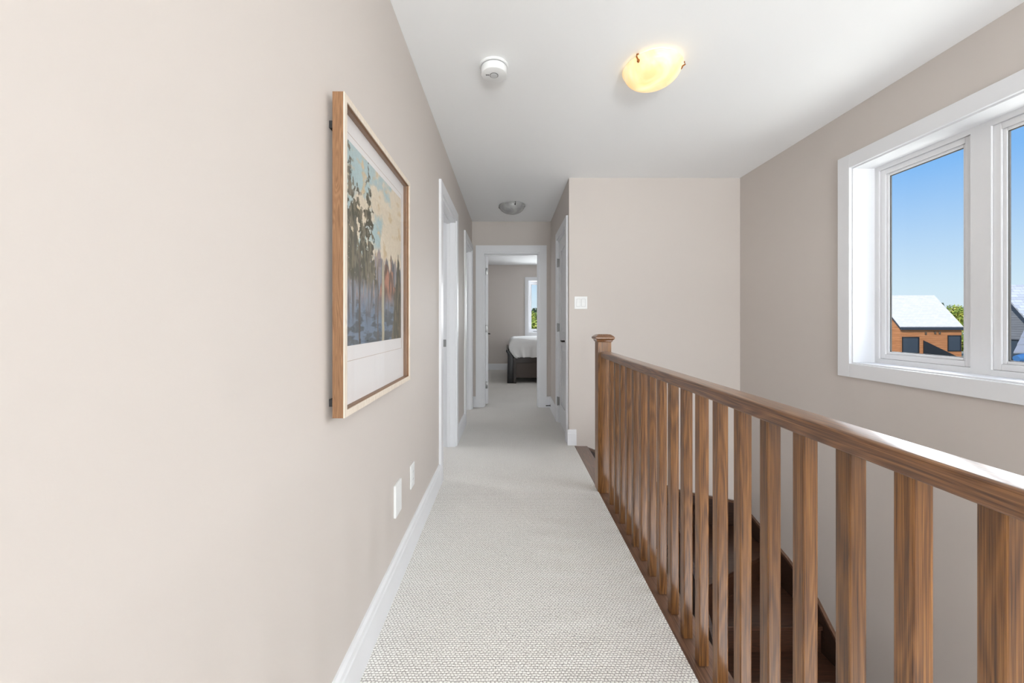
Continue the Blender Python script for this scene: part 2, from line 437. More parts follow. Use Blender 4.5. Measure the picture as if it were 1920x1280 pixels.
# -- closet door on the right (closed)
d4 = doorway(4, 'y', HR, -1, DD[0], DD[1], 0.12, 'closed white two-panel closet door on the right of the hall')
sl = panel_slab(DD[1] - DD[0] - 0.046, DH - 0.035, 0.035)
sl.bm.transform(Matrix.Translation((HR + 0.049, DD[0] + 0.023, 0.012)) @ Matrix.Rotation(PI/2, 4, 'Z'))
sd4 = part(sl, 'door_slab', M_trim, d4)
part(lever(MB(), (HR + 0.014, DD[0] + 0.09, 0.935), (-1, 0, 0), (0, 1, 0)), 'handle', M_black, sd4, smooth=True)
for z in (0.24, 1.06, 1.78):
    h = MB().box((HR - 0.002, DD[1] - 0.034, z - 0.045), (HR + 0.013, DD[1] - 0.012, z + 0.045), 0.001)
    h.tube([(HR - 0.006, DD[1] - 0.022, z - 0.048), (HR - 0.006, DD[1] - 0.022, z + 0.048)], 0.007, 12)
    part(h, 'hinge', M_steel, d4, smooth=True)

# spring door stop on the right baseboard
ds = MB()
ds.tube([(HR - 0.017, 4.94, 0.045), (HR - 0.022, 4.94, 0.045)], 0.012, 14)
ds.tube([(HR - 0.022, 4.94, 0.045), (HR - 0.075, 4.94, 0.043)], 0.0055, 10)
o = tag(recentre(ds.build('door_stop', M_black, smooth=True)), 'small dark spring door stop on the baseboard right of the bedroom doorway', 'door stop')
tip = MB(); tip.tube([(HR - 0.075, 4.94, 0.043), (HR - 0.090, 4.94, 0.043)], 0.008, 12)
part(tip, 'rubber_tip', M_plate, o, smooth=True)

# ------------------------------------------------------------------ windows
def window(n, axis, face, out, a, b, z0, z1, units, label, depth=0.131, crank=True):
    """face = interior wall face; out = direction (sign along wall normal) towards the outside"""
    loc = (face, (a+b)/2, z0) if axis == 'y' else ((a+b)/2, face, z0)
    r = thing('window_%d' % n, loc, label, 'window', kind='structure')
    ax = 'x' if axis == 'y' else 'y'
    S2 = lambda p, q: tuple(sorted((p, q)))
    # casing boards
    d = S2(face, face - out*0.020)
    part(MB().frame(a + 0.006, b - 0.006, z0 + 0.006, z1 - 0.006, 0.083, d[0], d[1], ax, bevel=0.003), 'window_casing', M_trim, r)
    # jamb liner
    d = S2(face - out*0.002, face + out*depth)
    part(MB().frame(a + 0.014, b - 0.014, z0 + 0.014, z1 - 0.014, 0.0138, d[0], d[1], ax), 'jamb_liner', M_trim, r)
    w = (b - a) / units
    for k in range(units):
        ua, ub = a + k*w, a + (k+1)*w
        f = MB()
        e = 0.014 if True else 0
        xa = ua + (0.014 if k == 0 else 0.0); xb = ub - (0.014 if k == units-1 else 0.0)
        ia, ib = ua + 0.040, ub - 0.040
        iz0, iz1 = z0 + 0.040, z1 - 0.040
        d = S2(face + out*depth, face + out*(depth + 0.055))
        # fixed frame
        def bx(u0, u1, v0, v1):
            if axis == 'y': f.box((d[0], u0, v0), (d[1], u1, v1))
            else: f.box((u0, d[0], v0), (u1, d[1], v1))
        bx(xa, ia, z0 + 0.014, z1 - 0.014); bx(ib, xb, z0 + 0.014, z1 - 0.014)
        bx(ia, ib, z0 + 0.014, iz0); bx(ia, ib, iz1, z1 - 0.014)
        fr = part(f, 'window_frame', M_vinyl, r)
        # sash (steps back), glazing bead, gasket, pane
        d2 = S2(face + out*(depth + 0.010), face + out*(depth + 0.050))
        sash = part(MB().frame(ia + 0.030, ib - 0.030, iz0 + 0.030, iz1 - 0.030, 0.0295, d2[0], d2[1], ax, bevel=0.003), 'sash', M_vinyl, r)
        d3_ = S2(face + out*(depth + 0.018), face + out*(depth + 0.034))
        part(MB().frame(ia + 0.044, ib - 0.044, iz0 + 0.044, iz1 - 0.044, 0.0138, d3_[0], d3_[1], ax, bevel=0.003), 'glazing_bead', M_vinyl, sash)
        d4_ = S2(face + out*(depth + 0.024), face + out*(depth + 0.033))
        part(MB().frame(ia + 0.047, ib - 0.047, iz0 + 0.047, iz1 - 0.047, 0.003, d4_[0], d4_[1], ax), 'gasket', M_gasket, sash)
        g = face + out*(depth + 0.029)
        p = MB()
        if axis == 'y': p.box((g - 0.002, ia + 0.045, iz0 + 0.045), (g + 0.002, ib - 0.045, iz1 - 0.045))
        else: p.box((ia + 0.045, g - 0.002, iz0 + 0.045), (ib - 0.045, g + 0.002, iz1 - 0.045))
        part(p, 'pane', M_glass, sash)
        if crank and axis == 'x':
            c = MB(); cy = face + out*(depth - 0.006); cx = (ua + ub)/2 - 0.10
            c.box((cx - 0.05, cy - 0.012, z0 + 0.016), (cx + 0.05, cy + 0.006, z0 + 0.034), 0.004)
            part(c, 'crank_handle', M_grey, r)
    return r
window(1, 'y', WR, 1, WIN[0], WIN[1], WIN[2], WIN[3], 3, 'wide white casement window above the stairwell on the right wall', crank=False)
window(2, 'x', BY, 1, BW[0], BW[1], BW[2], BW[3], 2, 'white bedroom window behind the bed, seen through the end doorway')
window(3, 'x', YN, -1, RW[0], RW[1], RW[2], RW[3], 2, 'added unseen white window behind the viewer that lets fill light in', crank=False, depth=0.05)  # unseen window, added so fill light can enter from behind the camera

# ------------------------------------------------------------------ balustrade
RX = 0.642
RT, RB = 0.929, 0.892
bal = thing('balustrade', (RX, 1.4, -0.010), 'stained brown oak railing with square balusters along the hall edge over the stairs', 'railing')
hw = 0.034
prof = []
for (cx, cz, r, a0) in ((RX + hw - 0.009, RT - 0.009, 0.009, 0), (RX - hw + 0.009, RT - 0.009, 0.009, 90), (RX - hw + 0.004, RB + 0.004, 0.004, 180), (RX + hw - 0.004, RB + 0.004, 0.004, 270)):
    for k in range(5):
        a = math.radians(a0 + 90*k/4); prof.append((cx + r*math.cos(a), cz + r*math.sin(a)))
part(MB().prism(prof, 'y', -2.9, 2.545), 'handrail', M_oak_y, bal, smooth=True)
nw = 0.0445
nx, ny = 0.635, 2.5885
post = part(MB().box((nx - nw, ny - nw, -0.010), (nx + nw, ny + nw, 1.004), 0.003), 'newel_post', M_oak, bal)
def sq(h, z): return [(nx - h, ny - h, z), (nx + h, ny - h, z), (nx + h, ny + h, z), (nx - h, ny + h, z)]
cap = MB().loops([sq(nw + 0.001, 0.992), sq(nw + 0.006, 0.996), sq(nw + 0.008, 1.004), sq(nw + 0.016, 1.011), sq(nw + 0.018, 1.014), sq(nw + 0.018, 1.024), sq(nw + 0.012, 1.031), sq(nw - 0.002, 1.041), sq(nw - 0.008, 1.043)])
part(cap, 'newel_cap', M_oak_y, post)
bw = 0.0318
first = None
ys = [0.4851 + 0.1117*k for k in range(-4, 18)]
for y in ys:
    if first is None:
        mb = MB().box((-bw/2, -bw/2, 0), (bw/2, bw/2, RB + 0.011), 0.003, 2)
        ob = mb.build('baluster', M_oak); first = ob
    else:
        ob = first.copy(); C.objects.link(ob)
    ob.parent = bal
    ob.location = (0.629 + bw/2 - RX, y + bw/2 - 1.4, 0)

# ------------------------------------------------------------------ staircase
RISE = 0.181
PX, PY = 1.15, 2.583
RXI = WR - 0.022
YBI = YB - 0.022
st = thing('staircase', (1.4, 2.6, LOW), 'dark brown wooden winder staircase descending below the balustrade', 'staircase')
def tread(pts, z, mat=M_tread):
    part(MB().prism(pts, 'z', z - 0.028, z, 0.005, 2), 'tread', mat, st)
def riser(p, q, z0, z1):
    p = Vector((*p, 0)); q = Vector((*q, 0)); d = (q - p).normalized(); n = Vector((-d.y, d.x, 0)) * 0.009
    pts = [tuple((v)[:2]) for v in (p - n, q - n, q + n, p + n)]
    part(MB().prism(pts, 'z', z0, z1), 'riser', M_tread, st)
y0 = 2.56
run1 = (PX - 0.70) / 2
NO = 0.025
tread([(0.70, y0), (0.70 + run1 + NO, y0), (0.70 + run1 + NO, YBI), (0.70, YBI)], -RISE)
tread([(0.70 + run1, y0), (PX + NO, y0), (PX + NO, YBI), (0.70 + run1, YBI)], -2*RISE)
# winders about (PX, PY)
def ray(deg, r=None):
    a = math.radians(deg); dx, dy = math.cos(a), math.sin(a)
    t = min((RXI - PX)/dx if dx > 1e-6 else 1e9, (YBI - PY)/dy if dy > 1e-6 else 1e9)
    return (PX + dx*t, PY + dy*t)
p60, p30 = ray(60), ray(29)
def off(p, q, d):
    v = Vector((q[0]-p[0], q[1]-p[1])).normalized(); n = Vector((v.y, -v.x))*d
    return (p[0]+n.x, p[1]+n.y), (q[0]+n.x, q[1]+n.y)
P = (PX, PY)
a60, b60 = off(P, p60, NO); a30, b30 = off(P, p30, NO)
tread([(PX - 0.01, PY - 0.02), a60, (b60[0], YBI), (PX - 0.01, YBI)], -3*RISE)
tread([P, a30, (RXI, b30[1]), (RXI, YBI), (p60[0], YBI)], -4*RISE)
tread([(PX, PY - NO), (RXI, PY - NO), (RXI, p30[1]), P], -5*RISE)
riser((0.712, y0), (0.712, YBI), -RISE, -0.03)
riser((0.70 + run1, y0), (0.70 + run1, YBI), -2*RISE, -RISE - 0.028)
riser((PX, PY), (PX, YBI), -3*RISE, -2*RISE - 0.028)
riser(P, p60, -4*RISE, -3*RISE - 0.028)
riser(P, p30, -5*RISE, -4*RISE - 0.028)
RUN = 0.203
nt_ = 15 - 6
for k in range(nt_):
    z = -(6 + k) * RISE
    yb_ = PY - k*RUN; yf = yb_ - RUN - NO
    riser((PX, yb_), (RXI, yb_), z, z + RISE - 0.028)
    if z - 0.03 > LOW: tread([(PX - 0.03 if k else PX, yf), (RXI, yf), (RXI, yb_), (PX - 0.03 if k else PX, yb_)], z)
part(MB().prism([(-0.3, -2.72), (2.50, -1.4), (2.56, -1.2), (2.56, -0.14), (2.324, -0.33), (1.948, -0.69), (-0.3, -2.62)], 'x', 1.095, 1.118), 'stringer', M_skirt, st)
# skirt boards with a small cap moulding
def skirt(pts, axis, face, out, lab=None):
    top = [(u, v) for u, v in pts]
    low = [(u, v - 0.30) for u, v in pts][::-1]
    f0, f1 = sorted((face, face + out*0.016))
    sk = part(MB().prism(top + low, axis, f0, f1), 'skirt_board', M_skirt, st)
    capl = [(u, v - 0.02) for u, v in pts][::-1]
    g0, g1 = sorted((face, face + out*0.022))
    part(MB().prism([(u, v + 0.002) for u, v in pts] + capl, axis, g0, g1), 'skirt_cap', M_nose, sk)
skirt([(0.70, -0.012), (0.93, -0.10), (1.15, -0.27), (1.60, -0.42), (2.115, -0.515)], 'y', YB, -1)
ry = [(YB, -0.510), (2.90, -0.655), (2.62, -0.765)]
yy = 2.62; zz = -0.765
ry.append((0.55, zz - 0.88*(yy - 0.55)))
skirt(ry, 'x', WR, -1)

# ------------------------------------------------------------------ framed print
FX0, FX1 = WL + 0.015, -0.438
FY0, FY1, FZ0, FZ1 = 1.021, 1.705, 0.872, 1.741
fp = thing('framed_print', (FX0, (FY0+FY1)/2, FZ0), 'large oak-framed woodland landscape print hanging on the left wall', 'picture')
fw = 0.018
f = MB()
def ringbox(mb, x0, x1, w):
    mb.box((x0, FY0, FZ0), (x1, FY0 + w, FZ1)); mb.box((x0, FY1 - w, FZ0), (x1, FY1, FZ1))
    mb.box((x0, FY0 + w, FZ0), (x1, FY1 - w, FZ0 + w)); mb.box((x0, FY0 + w, FZ1 - w), (x1, FY1 - w, FZ1))
ringbox(f, FX0, FX1 - 0.002, fw)
part(f, 'frame', M_frame, fp)
f = MB(); ringbox(f, FX1 - 0.002, FX1 + 0.001, fw)
plabel(part(f, 'frame_face', M_frame_lit, fp), 'front edge of the frame, painted pale as lit by the window')
MXP = FX0 + 0.006
part(MB().box((FX0 + 0.001, FY0 + fw, FZ0 + fw), (MXP, FY1 - fw, FZ1 - fw)), 'mat_board', M_mat, fp)
PY0, PY1, PZ0, PZ1 = FY0 + 0.040, FY1 - 0.062, 1.059, 1.652
# thin ruled line round the picture
ln = MB()
for g in (0.020,):
    t = 0.0012; x0, x1 = MXP, MXP + 0.0004
    a, b, c, d = PY0 - g, PY1 + g*0.6, PZ0 - 0.045, PZ1 + 0.022
    ln.box((x0, a, c), (x1, b, c + t)); ln.box((x0, a, d - t), (x1, b, d)); ln.box((x0, a, c), (x1, a + t, d)); ln.box((x0, b - t, c), (x1, b, d))
part(ln, 'mat_line', M_matline, fp)

def art_material():
    m, nt, b = newmat('woodland_print'); L = nt.links.new
    tc = N(nt, 'ShaderNodeTexCoord'); sp = N(nt, 'ShaderNodeSeparateXYZ'); L(tc.outputs['Generated'], sp.inputs[0])
    U, V = sp.outputs['Y'], sp.outputs['Z']
    def noise(sx, sy, sz, det=4, ox=0.0):
        mp = N(nt, 'ShaderNodeMapping'); mp.inputs['Scale'].default_value = (sx, sy, sz); mp.inputs['Location'].default_value = (ox, ox, ox)
        L(tc.outputs['Generated'], mp.inputs['Vector'])
        n = N(nt, 'ShaderNodeTexNoise'); n.inputs['Scale'].default_value = 1; n.inputs['Detail'].default_value = det
        L(mp.outputs[0], n.inputs['Vector']); return n.outputs[0]
    def M(op, a, b_=None, c=None):
        n = N(nt, 'ShaderNodeMath', operation=op)
        for i, v in enumerate((a, b_, c)):
            if v is None: continue
            if isinstance(v, (int, float)): n.inputs[i].default_value = v
            else: L(v, n.inputs[i])
        return n.outputs[0]
    def mix(fac, a, b_):
        n = N(nt, 'ShaderNodeMix', data_type='RGBA')
        L(fac, n.inputs[0])
        for i, v in ((6, a), (7, b_)):
            if isinstance(v, tuple): n.inputs[i].default_value = v
            else: L(v, n.inputs[i])
        return n.outputs[2]
    def step(x, e, w=0.03):
        n = N(nt, 'ShaderNodeMapRange'); n.interpolation_type = 'SMOOTHSTEP'
        L(x, n.inputs['Value']); n.inputs['From Min'].default_value = e - w; n.inputs['From Max'].default_value = e + w
        return n.outputs[0]
    # sky: pale blue with cream clouds
    cl = noise(1, 3.2, 4.5, 5)
    sky = mix(step(M('SUBTRACT', M('ADD', cl, M('MULTIPLY', U, 0.16)), M('MULTIPLY', M('MULTIPLY', step(V, 0.84, 0.10), M('SUBTRACT', 1.15, U)), 0.22)), 0.50, 0.05), rgb(172, 198, 200), rgb(226, 208, 180))
    sky = mix(step(noise(1, 9, 12, 4, 3.0), 0.60, 0.05), sky, rgb(214, 186, 138))
    # far woods and water: vertical brush strokes
    vs = noise(1, 26, 3.0, 4, 7.0)
    r = ramp(nt, [(0.30, rgb(92, 96, 100)), (0.42, rgb(126, 122, 128)), (0.50, rgb(138, 150, 166)), (0.58, rgb(170, 142, 132)), (0.68, rgb(176, 166, 138))])
    L(vs, r.inputs['Fac']); woods = r.outputs[0]
    edge = noise(1, 13, 1.2, 5, 1.5)
    edge2 = M('ADD', M('MULTIPLY', M('SUBTRACT', edge, 0.5), 0.42), 0.47)
    below = step(M('SUBTRACT', edge2, V), 0.0, 0.012)
    col = mix(below, sky, woods)
    # blue water at the foot
    w = step(M('ADD', M('MULTIPLY', V, -1.0), M('MULTIPLY', M('SUBTRACT', vs, 0.5), 0.5)), -0.20, 0.06)
    col = mix(w, col, mix(step(noise(1, 6, 22, 3, 2.2), 0.52, 0.05), rgb(112, 130, 154), rgb(96, 102, 108)))
    # orange autumn trees at right, tapering crowns
    d = M('ABSOLUTE', M('SUBTRACT', U, 0.74))
    o1 = M('SUBTRACT', M('ADD', 0.55, M('MULTIPLY', M('SUBTRACT', noise(1, 16, 5, 4, 5.5), 0.5), 0.5)), M('ADD', V, M('MULTIPLY', d, 1.5)))
    o2 = step(V, 0.27, 0.05)
    orange = mix(step(noise(1, 22, 7, 4, 8.8), 0.5, 0.08), rgb(186, 116, 82), rgb(118, 92, 76))
    col = mix(M('MULTIPLY', step(o1, 0.0, 0.012), o2), col, orange)
    # dark slim tree at the right edge
    d2 = M('ABSOLUTE', M('SUBTRACT', U, 0.93))
    g1 = M('SUBTRACT', M('ADD', 0.62, M('MULTIPLY', M('SUBTRACT', noise(1, 20, 8, 4, 9.5), 0.5), 0.35)), M('ADD', V, M('MULTIPLY', d2, 4.0)))
    col = mix(step(g1, 0.0, 0.012), col, mix(step(noise(1, 24, 9, 3, 4.1), 0.52, 0.06), rgb(92, 90, 74), rgb(124, 110, 88)))
    # tall dark spruces at left with gaps of sky showing
    def spruce(cx, top, wd, seed):
        d3 = M('ABSOLUTE', M('SUBTRACT', U, cx))
        nn = M('MULTIPLY', M('SUBTRACT', noise(1, 24, 22, 5, seed), 0.5), 0.55)
        inside = M('SUBTRACT', M('ADD', M('MULTIPLY', M('SUBTRACT', top, V), wd), M('MULTIPLY', nn, 0.5)), d3)
        return M('MULTIPLY', step(inside, 0.0, 0.012), step(V, 0.33, 0.05))
    green = mix(step(noise(1, 30, 14, 4, 6.3), 0.52, 0.06), rgb(94, 90, 72), rgb(130, 120, 96))
    for cx, top, wd, sd in ((0.09, 0.95, 0.24, 11.0), (0.35, 0.96, 0.20, 13.0), (0.20, 0.80, 0.62, 17.0)):
        gap = M('SUBTRACT', 1.0, step(noise(1, 17, 20, 4, sd + 4), 0.575, 0.02))
        col = mix(M('MULTIPLY', spruce(cx, top, wd, sd), gap), col, green)
    # trunks
    for cx, hw_, cc in ((0.22, 0.010, rgb(104, 92, 82)), (0.50, 0.008, rgb(112, 96, 84)), (0.60, 0.022, rgb(184, 172, 140))):
        dd = M('ABSOLUTE', M('SUBTRACT', M('ADD', U, M('MULTIPLY', M('SUBTRACT', noise(1, 2, 8, 3, cx*9), 0.5), 0.03)), cx))
        t = M('MULTIPLY', M('SUBTRACT', 1.0, step(dd, hw_, 0.006)), M('SUBTRACT', 1.0, step(V, 0.46, 0.04)))
        col = mix(t, col, cc)
    # canvas brush variation; lower saturation paints in the glass's veiling reflection
    hs = N(nt, 'ShaderNodeHueSaturation'); hs.inputs['Saturation'].default_value = 0.8; L(col, hs.inputs['Color'])
    L(M('ADD', 0.86, M('MULTIPLY', noise(1, 70, 50, 3, 0.3), 0.30)), hs.inputs['Value'])
    L(hs.outputs[0], b.inputs['Base Color']); b.inputs['Roughness'].default_value = 0.7
    return m
part(MB().box((MXP, PY0, PZ0), (MXP + 0.0012, PY1, PZ1)), 'print', art_material(), fp)
part(MB().box((FX1 - 0.008, FY0 + fw, FZ0 + fw), (FX1 - 0.006, FY1 - fw, FZ1 - fw)), 'picture_glass', M_pglass, fp)
for (yy_, zz_) in ((FY0 + 0.012, 1.66), (FY0 + 0.012, 0.91), (FY1 - 0.05, 1.66), (FY1 - 0.05, 0.91)):
    part(MB().box((WL, yy_, zz_ - 0.01), (FX0, yy_ + 0.02, zz_ + 0.01), 0.001), 'wall_bumper', M_dark, fp)

# ------------------------------------------------------------------ outlets and switch
def plate_yz(name, x, y0, y1, z0, z1, t, label, kind):
    r = thing(name, (x, (y0+y1)/2, z0), label, 'outlet')
    part(MB().box((x, y0, z0), (x + t, y1, z1), 0.0025, 3), 'cover_plate', M_plate, r)
    cy, cz = (y0+y1)/2, (z0+z1)/2
    if kind == 'outlet':
        q = MB().box((x + t - 0.001, cy - 0.0165, cz - 0.033), (x + t + 0.0012, cy + 0.0165, cz + 0.033), 0.001)
        ins = part(q, 'receptacle', M_plate, r)
        for dz in (-0.018, 0.018):
            for dy in (-0.006, 0.006):
                part(MB().box((x + t + 0.0008, cy + dy - 0.001, cz + dz - 0.004), (x + t + 0.0016, cy + dy + 0.001, cz + dz + 0.004)), 'slot', M_grey, ins)
    else:
        for dz in (-0.042, 0.042):
            part(MB().tube([(x + t - 0.001, cy, cz + dz), (x + t + 0.0008, cy, cz + dz)], 0.003, 10), 'screw', M_plate, r)
    return r
plate_yz('wall_plate', WL, 1.613, 1.700, 0.300, 0.437, 0.010, 'larger nearer white blank wall plate low on the left wall below the print', 'blank')
plate_yz('wall_outlet', WL, 1.878, 1.950, 0.305, 0.421, 0.006, 'smaller white wall outlet low on the left wall, farther along toward the doorway', 'outlet')
sw = thing('light_switch', (0.6585, YB, 1.242), 'white double rocker light switch on the beige wall by the newel post', 'light switch')
part(MB().box((0.600, YB - 0.006, 1.242), (0.717, YB, 1.356), 0.0025, 3), 'cover_plate', M_plate, sw)
for cx in (0.6355, 0.6815):
    q = MB().prism([(YB - 0.0055, 1.299 - 0.034), (YB - 0.0055, 1.299 + 0.034), (YB - 0.011, 1.299 + 0.034), (YB - 0.0075, 1.299), (YB - 0.0068, 1.299 - 0.034)], 'x', cx - 0.0165, cx + 0.0165, 0.0008, 1)
    rk = part(q, 'rocker', M_plate, sw)
    part(MB().frame(cx - 0.0172, cx + 0.0172, 1.299 - 0.0345, 1.299 + 0.0345, 0.0012, YB - 0.0064, YB - 0.0055, 'y'), 'rocker_gap', M_grey, rk)

# ------------------------------------------------------------------ smoke alarm
SX, SY = -0.076, 1.972
sa = thing('smoke_alarm', (SX, SY, CEIL), 'round white smoke alarm on the ceiling left of the lit ceiling light', 'smoke alarm')
part(MB().lathe([(0.0, 0), (0.074, 0), (0.074, -0.006), (0.070, -0.010), (0.0, -0.010)], (SX, SY, CEIL), 64, close=False), 'mounting_base', M_plate, sa, smooth=True)
part(MB().lathe([(0.0, -0.009), (0.064, -0.009), (0.064, -0.015), (0.0, -0.015)], (SX, SY, CEIL), 64, close=False), 'vent_gap', M_grey, sa, smooth=True)
part(MB().lathe([(0.0, -0.014), (0.066, -0.014), (0.067, -0.018), (0.067, -0.040), (0.063, -0.047), (0.054, -0.050), (0.0, -0.051)], (SX, SY, CEIL), 64, close=False), 'body', M_plate, sa, smooth=True)
part(MB().lathe([(0.0, -0.0505), (0.0215, -0.0505), (0.0215, -0.0520), (0.0, -0.0520)], (SX, SY - 0.004, CEIL), 40, close=False), 'button_ring', M_dark, sa, smooth=True)
part(MB().lathe([(0.0, -0.0515), (0.0195, -0.0515), (0.0185, -0.0535), (0.0, -0.0545)], (SX, SY - 0.004, CEIL), 40, close=False), 'test_button', M_button, sa, smooth=True)
mk = MB()
for k in range(3):
    x = SX - 0.042 + k*0.0062
    mk.prism([(x, SY - 0.010), (x + 0.006, SY - 0.010), (x + 0.003, SY + 0.001)], 'z', CEIL - 0.0513, CEIL - 0.0495)
part(mk, 'printed_mark', M_dark, sa)

# ------------------------------------------------------------------ ceiling lights
def alabaster(name, lit):
    m, nt, b = newmat(name); L = nt.links.new
    mp = mapping(nt, (6, 6, 6)); n = N(nt, 'ShaderNodeTexNoise'); n.inputs['Scale'].default_value = 1; n.inputs['Detail'].default_value = 3; n.inputs['Distortion'].default_value = 2.0
    L(mp.outputs[0], n.inputs['Vector'])
    if lit: r = ramp(nt, [(0.35, rgb(250, 228, 182)), (0.65, rgb(255, 246, 220))])
    else: r = ramp(nt, [(0.35, rgb(150, 150, 150)), (0.65, rgb(178, 178, 177))])
    L(n.outputs[0], r.inputs['Fac']); L(r.outputs[0], b.inputs['Base Color'])
    b.inputs['Roughness'].default_value = 0.25
    if lit:
        L(r.outputs[0], b.inputs['Emission Color']); b.inputs['Emission Strength'].default_value = 0.42
        tl = N(nt, 'ShaderNodeBsdfTranslucent'); L(r.outputs[0], tl.inputs[0])
        mx = N(nt, 'ShaderNodeMixShader'); mx.inputs[0].default_value = 0.45
        out = nt.nodes['Material Output']
        L(b.outputs[0], mx.inputs[1]); L(tl.outputs[0], mx.inputs[2]); L(mx.outputs[0], out.inputs[0])
    return m
def ceiling_light(x, y, r, rimz, deep, mat, label, clipmat, a0):
    t = thing('ceiling_light', (x, y, CEIL), label, 'ceiling light', 'bowl ceiling lights along the hall')
    z0 = rimz - CEIL
    part(MB().lathe([(0.0, 0), (r*0.90, 0), (r*0.90, -0.003), (r*0.86, -0.006), (0.0, -0.006)], (x, y, CEIL), 64, close=False), 'mounting_pan', M_plate, t, smooth=True)
    prof = [(r*0.985, z0 + 0.004), (r, z0 + 0.001), (r*0.985, z0 - 0.004), (r*0.94, z0 - 0.010)]
    for k in range(1, 13):
        a = k/12*PI/2
        prof.append((r*0.94*math.cos(a)**0.9, z0 - 0.010 - (deep - 0.010)*math.sin(a)**1.15))
    inner = [(max(p - 0.005, 0), q + 0.005) for p, q in prof[:3:-1]]
    part(MB().lathe(prof + inner + [(r*0.92, z0 - 0.004), (r*0.985, z0 + 0.004)], (x, y, CEIL), 72, close=False), 'glass_shade', mat, t, smooth=True, angle=50)
    for k in range(3):
        a = math.radians(a0 + 120*k); c, s = math.cos(a), math.sin(a)
        q = MB()
        q.tube([(x + c*r*0.93, y + s*r*0.93, CEIL - 0.004), (x + c*r*1.02, y + s*r*1.02, CEIL + z0 + 0.008), (x + c*(r + 0.007), y + s*(r + 0.007), CEIL + z0 - 0.004), (x + c*(r - 0.014), y + s*(r - 0.014), CEIL + z0 - 0.016)], 0.0035, 8)
        q.lathe([(0.0, 0.006), (0.007, 0.004), (0.008, -0.002), (0.004, -0.008), (0.0, -0.009)], (x + c*(r - 0.012), y + s*(r - 0.012), CEIL + z0 - 0.016), 14, close=False)
        part(q, 'clip', clipmat, t, smooth=True)
    return t
L1 = (0.736, 1.97)
cl1 = ceiling_light(L1[0], L1[1], 0.148, 2.420, 0.082, alabaster('alabaster_lit', True), 'lit yellow alabaster bowl ceiling light above the hall and railing', M_brass, 102)
bulb = MB().lathe([(0.0, 0.03), (0.012, 0.028), (0.014, 0.0), (0.022, -0.012), (0.024, -0.026), (0.016, -0.042), (0.0, -0.046)], (L1[0] - 0.035, L1[1] + 0.01, CEIL - 0.040), 20, close=False)
mb_, nt_b, bb_ = newmat('bulb_glow'); bb_.inputs['Emission Color'].default_value = rgb(255, 244, 222); bb_.inputs['Emission Strength'].default_value = 3.5
part(bulb, 'bulb', mb_, cl1, smooth=True)
ceiling_light(0.036, 4.34, 0.150, 2.428, 0.086, alabaster('alabaster_off', False), 'unlit grey glass bowl ceiling light down the hall before the bedroom doorway', M_black, 44)

# ------------------------------------------------------------------ bed
BX0, BY0, BYW = -0.030, 6.98, 1.60
M_bed = paint('dark_bed_wood', rgb(44, 35, 31), 0.35, 0)
M_leather = paint('black_leather', rgb(26, 25, 27), 0.32, 0.002, 120)
M_panel = paint('bed_panel', rgb(66, 56, 50), 0.5, 0)
bed = thing('bed', (0.95, BY0 + BYW/2, 0), 'dark sleigh bed standing in the bedroom behind the end doorway', 'bed')
fb = [(0.00, 0.0), (0.155, 0.0), (0.155, 0.33), (0.135, 0.43), (0.085, 0.52), (0.045, 0.565), (0.030, 0.60), (0.010, 0.612), (-0.014, 0.606), (-0.022, 0.585), (-0.012, 0.566), (0.004, 0.545), (0.010, 0.50), (0.008, 0.30), (0.0, 0.12)]
part(MB().prism([(BX0 + u, v + 0.0) for u, v in fb], 'y', BY0, BY0 + BYW, 0.006, 2), 'footboard', M_leather, bed, smooth=True)
part(MB().box((BX0 + 0.11, BY0 - 0.012, 0.0), (BX0 + 0.165, BY0 + 0.05, 0.468), 0.006), 'corner_post', M_bed, bed)
part(MB().box((BX0 + 0.15, BY0, 0.37), (2.20, BY0 + 0.05, 0.475), 0.006), 'side_rail', M_bed, bed)
part(MB().box((BX0 + 0.15, BY0 + BYW - 0.05, 0.37), (2.20, BY0 + BYW, 0.475), 0.006), 'side_rail', M_bed, bed)
part(MB().box((BX0 + 0.155, BY0 + 0.012, 0.10), (2.20, BY0 + 0.04, 0.372), 0.003), 'side_panel', M_panel, bed)
part(MB().box((BX0 + 0.155, BY0 + 0.05, 0.30), (2.20, BY0 + BYW - 0.05, 0.40)), 'slat_base', M_bed, bed)
hb = [(2.20, 0.0), (2.30, 0.0), (2.33, 0.5), (2.40, 1.05), (2.44, 1.15), (2.40, 1.19), (2.34, 1.16), (2.26, 0.9), (2.20, 0.4)]
part(MB().prism(hb, 'y', BY0, BY0 + BYW, 0.008, 2), 'headboard', M_leather, bed, smooth=True)
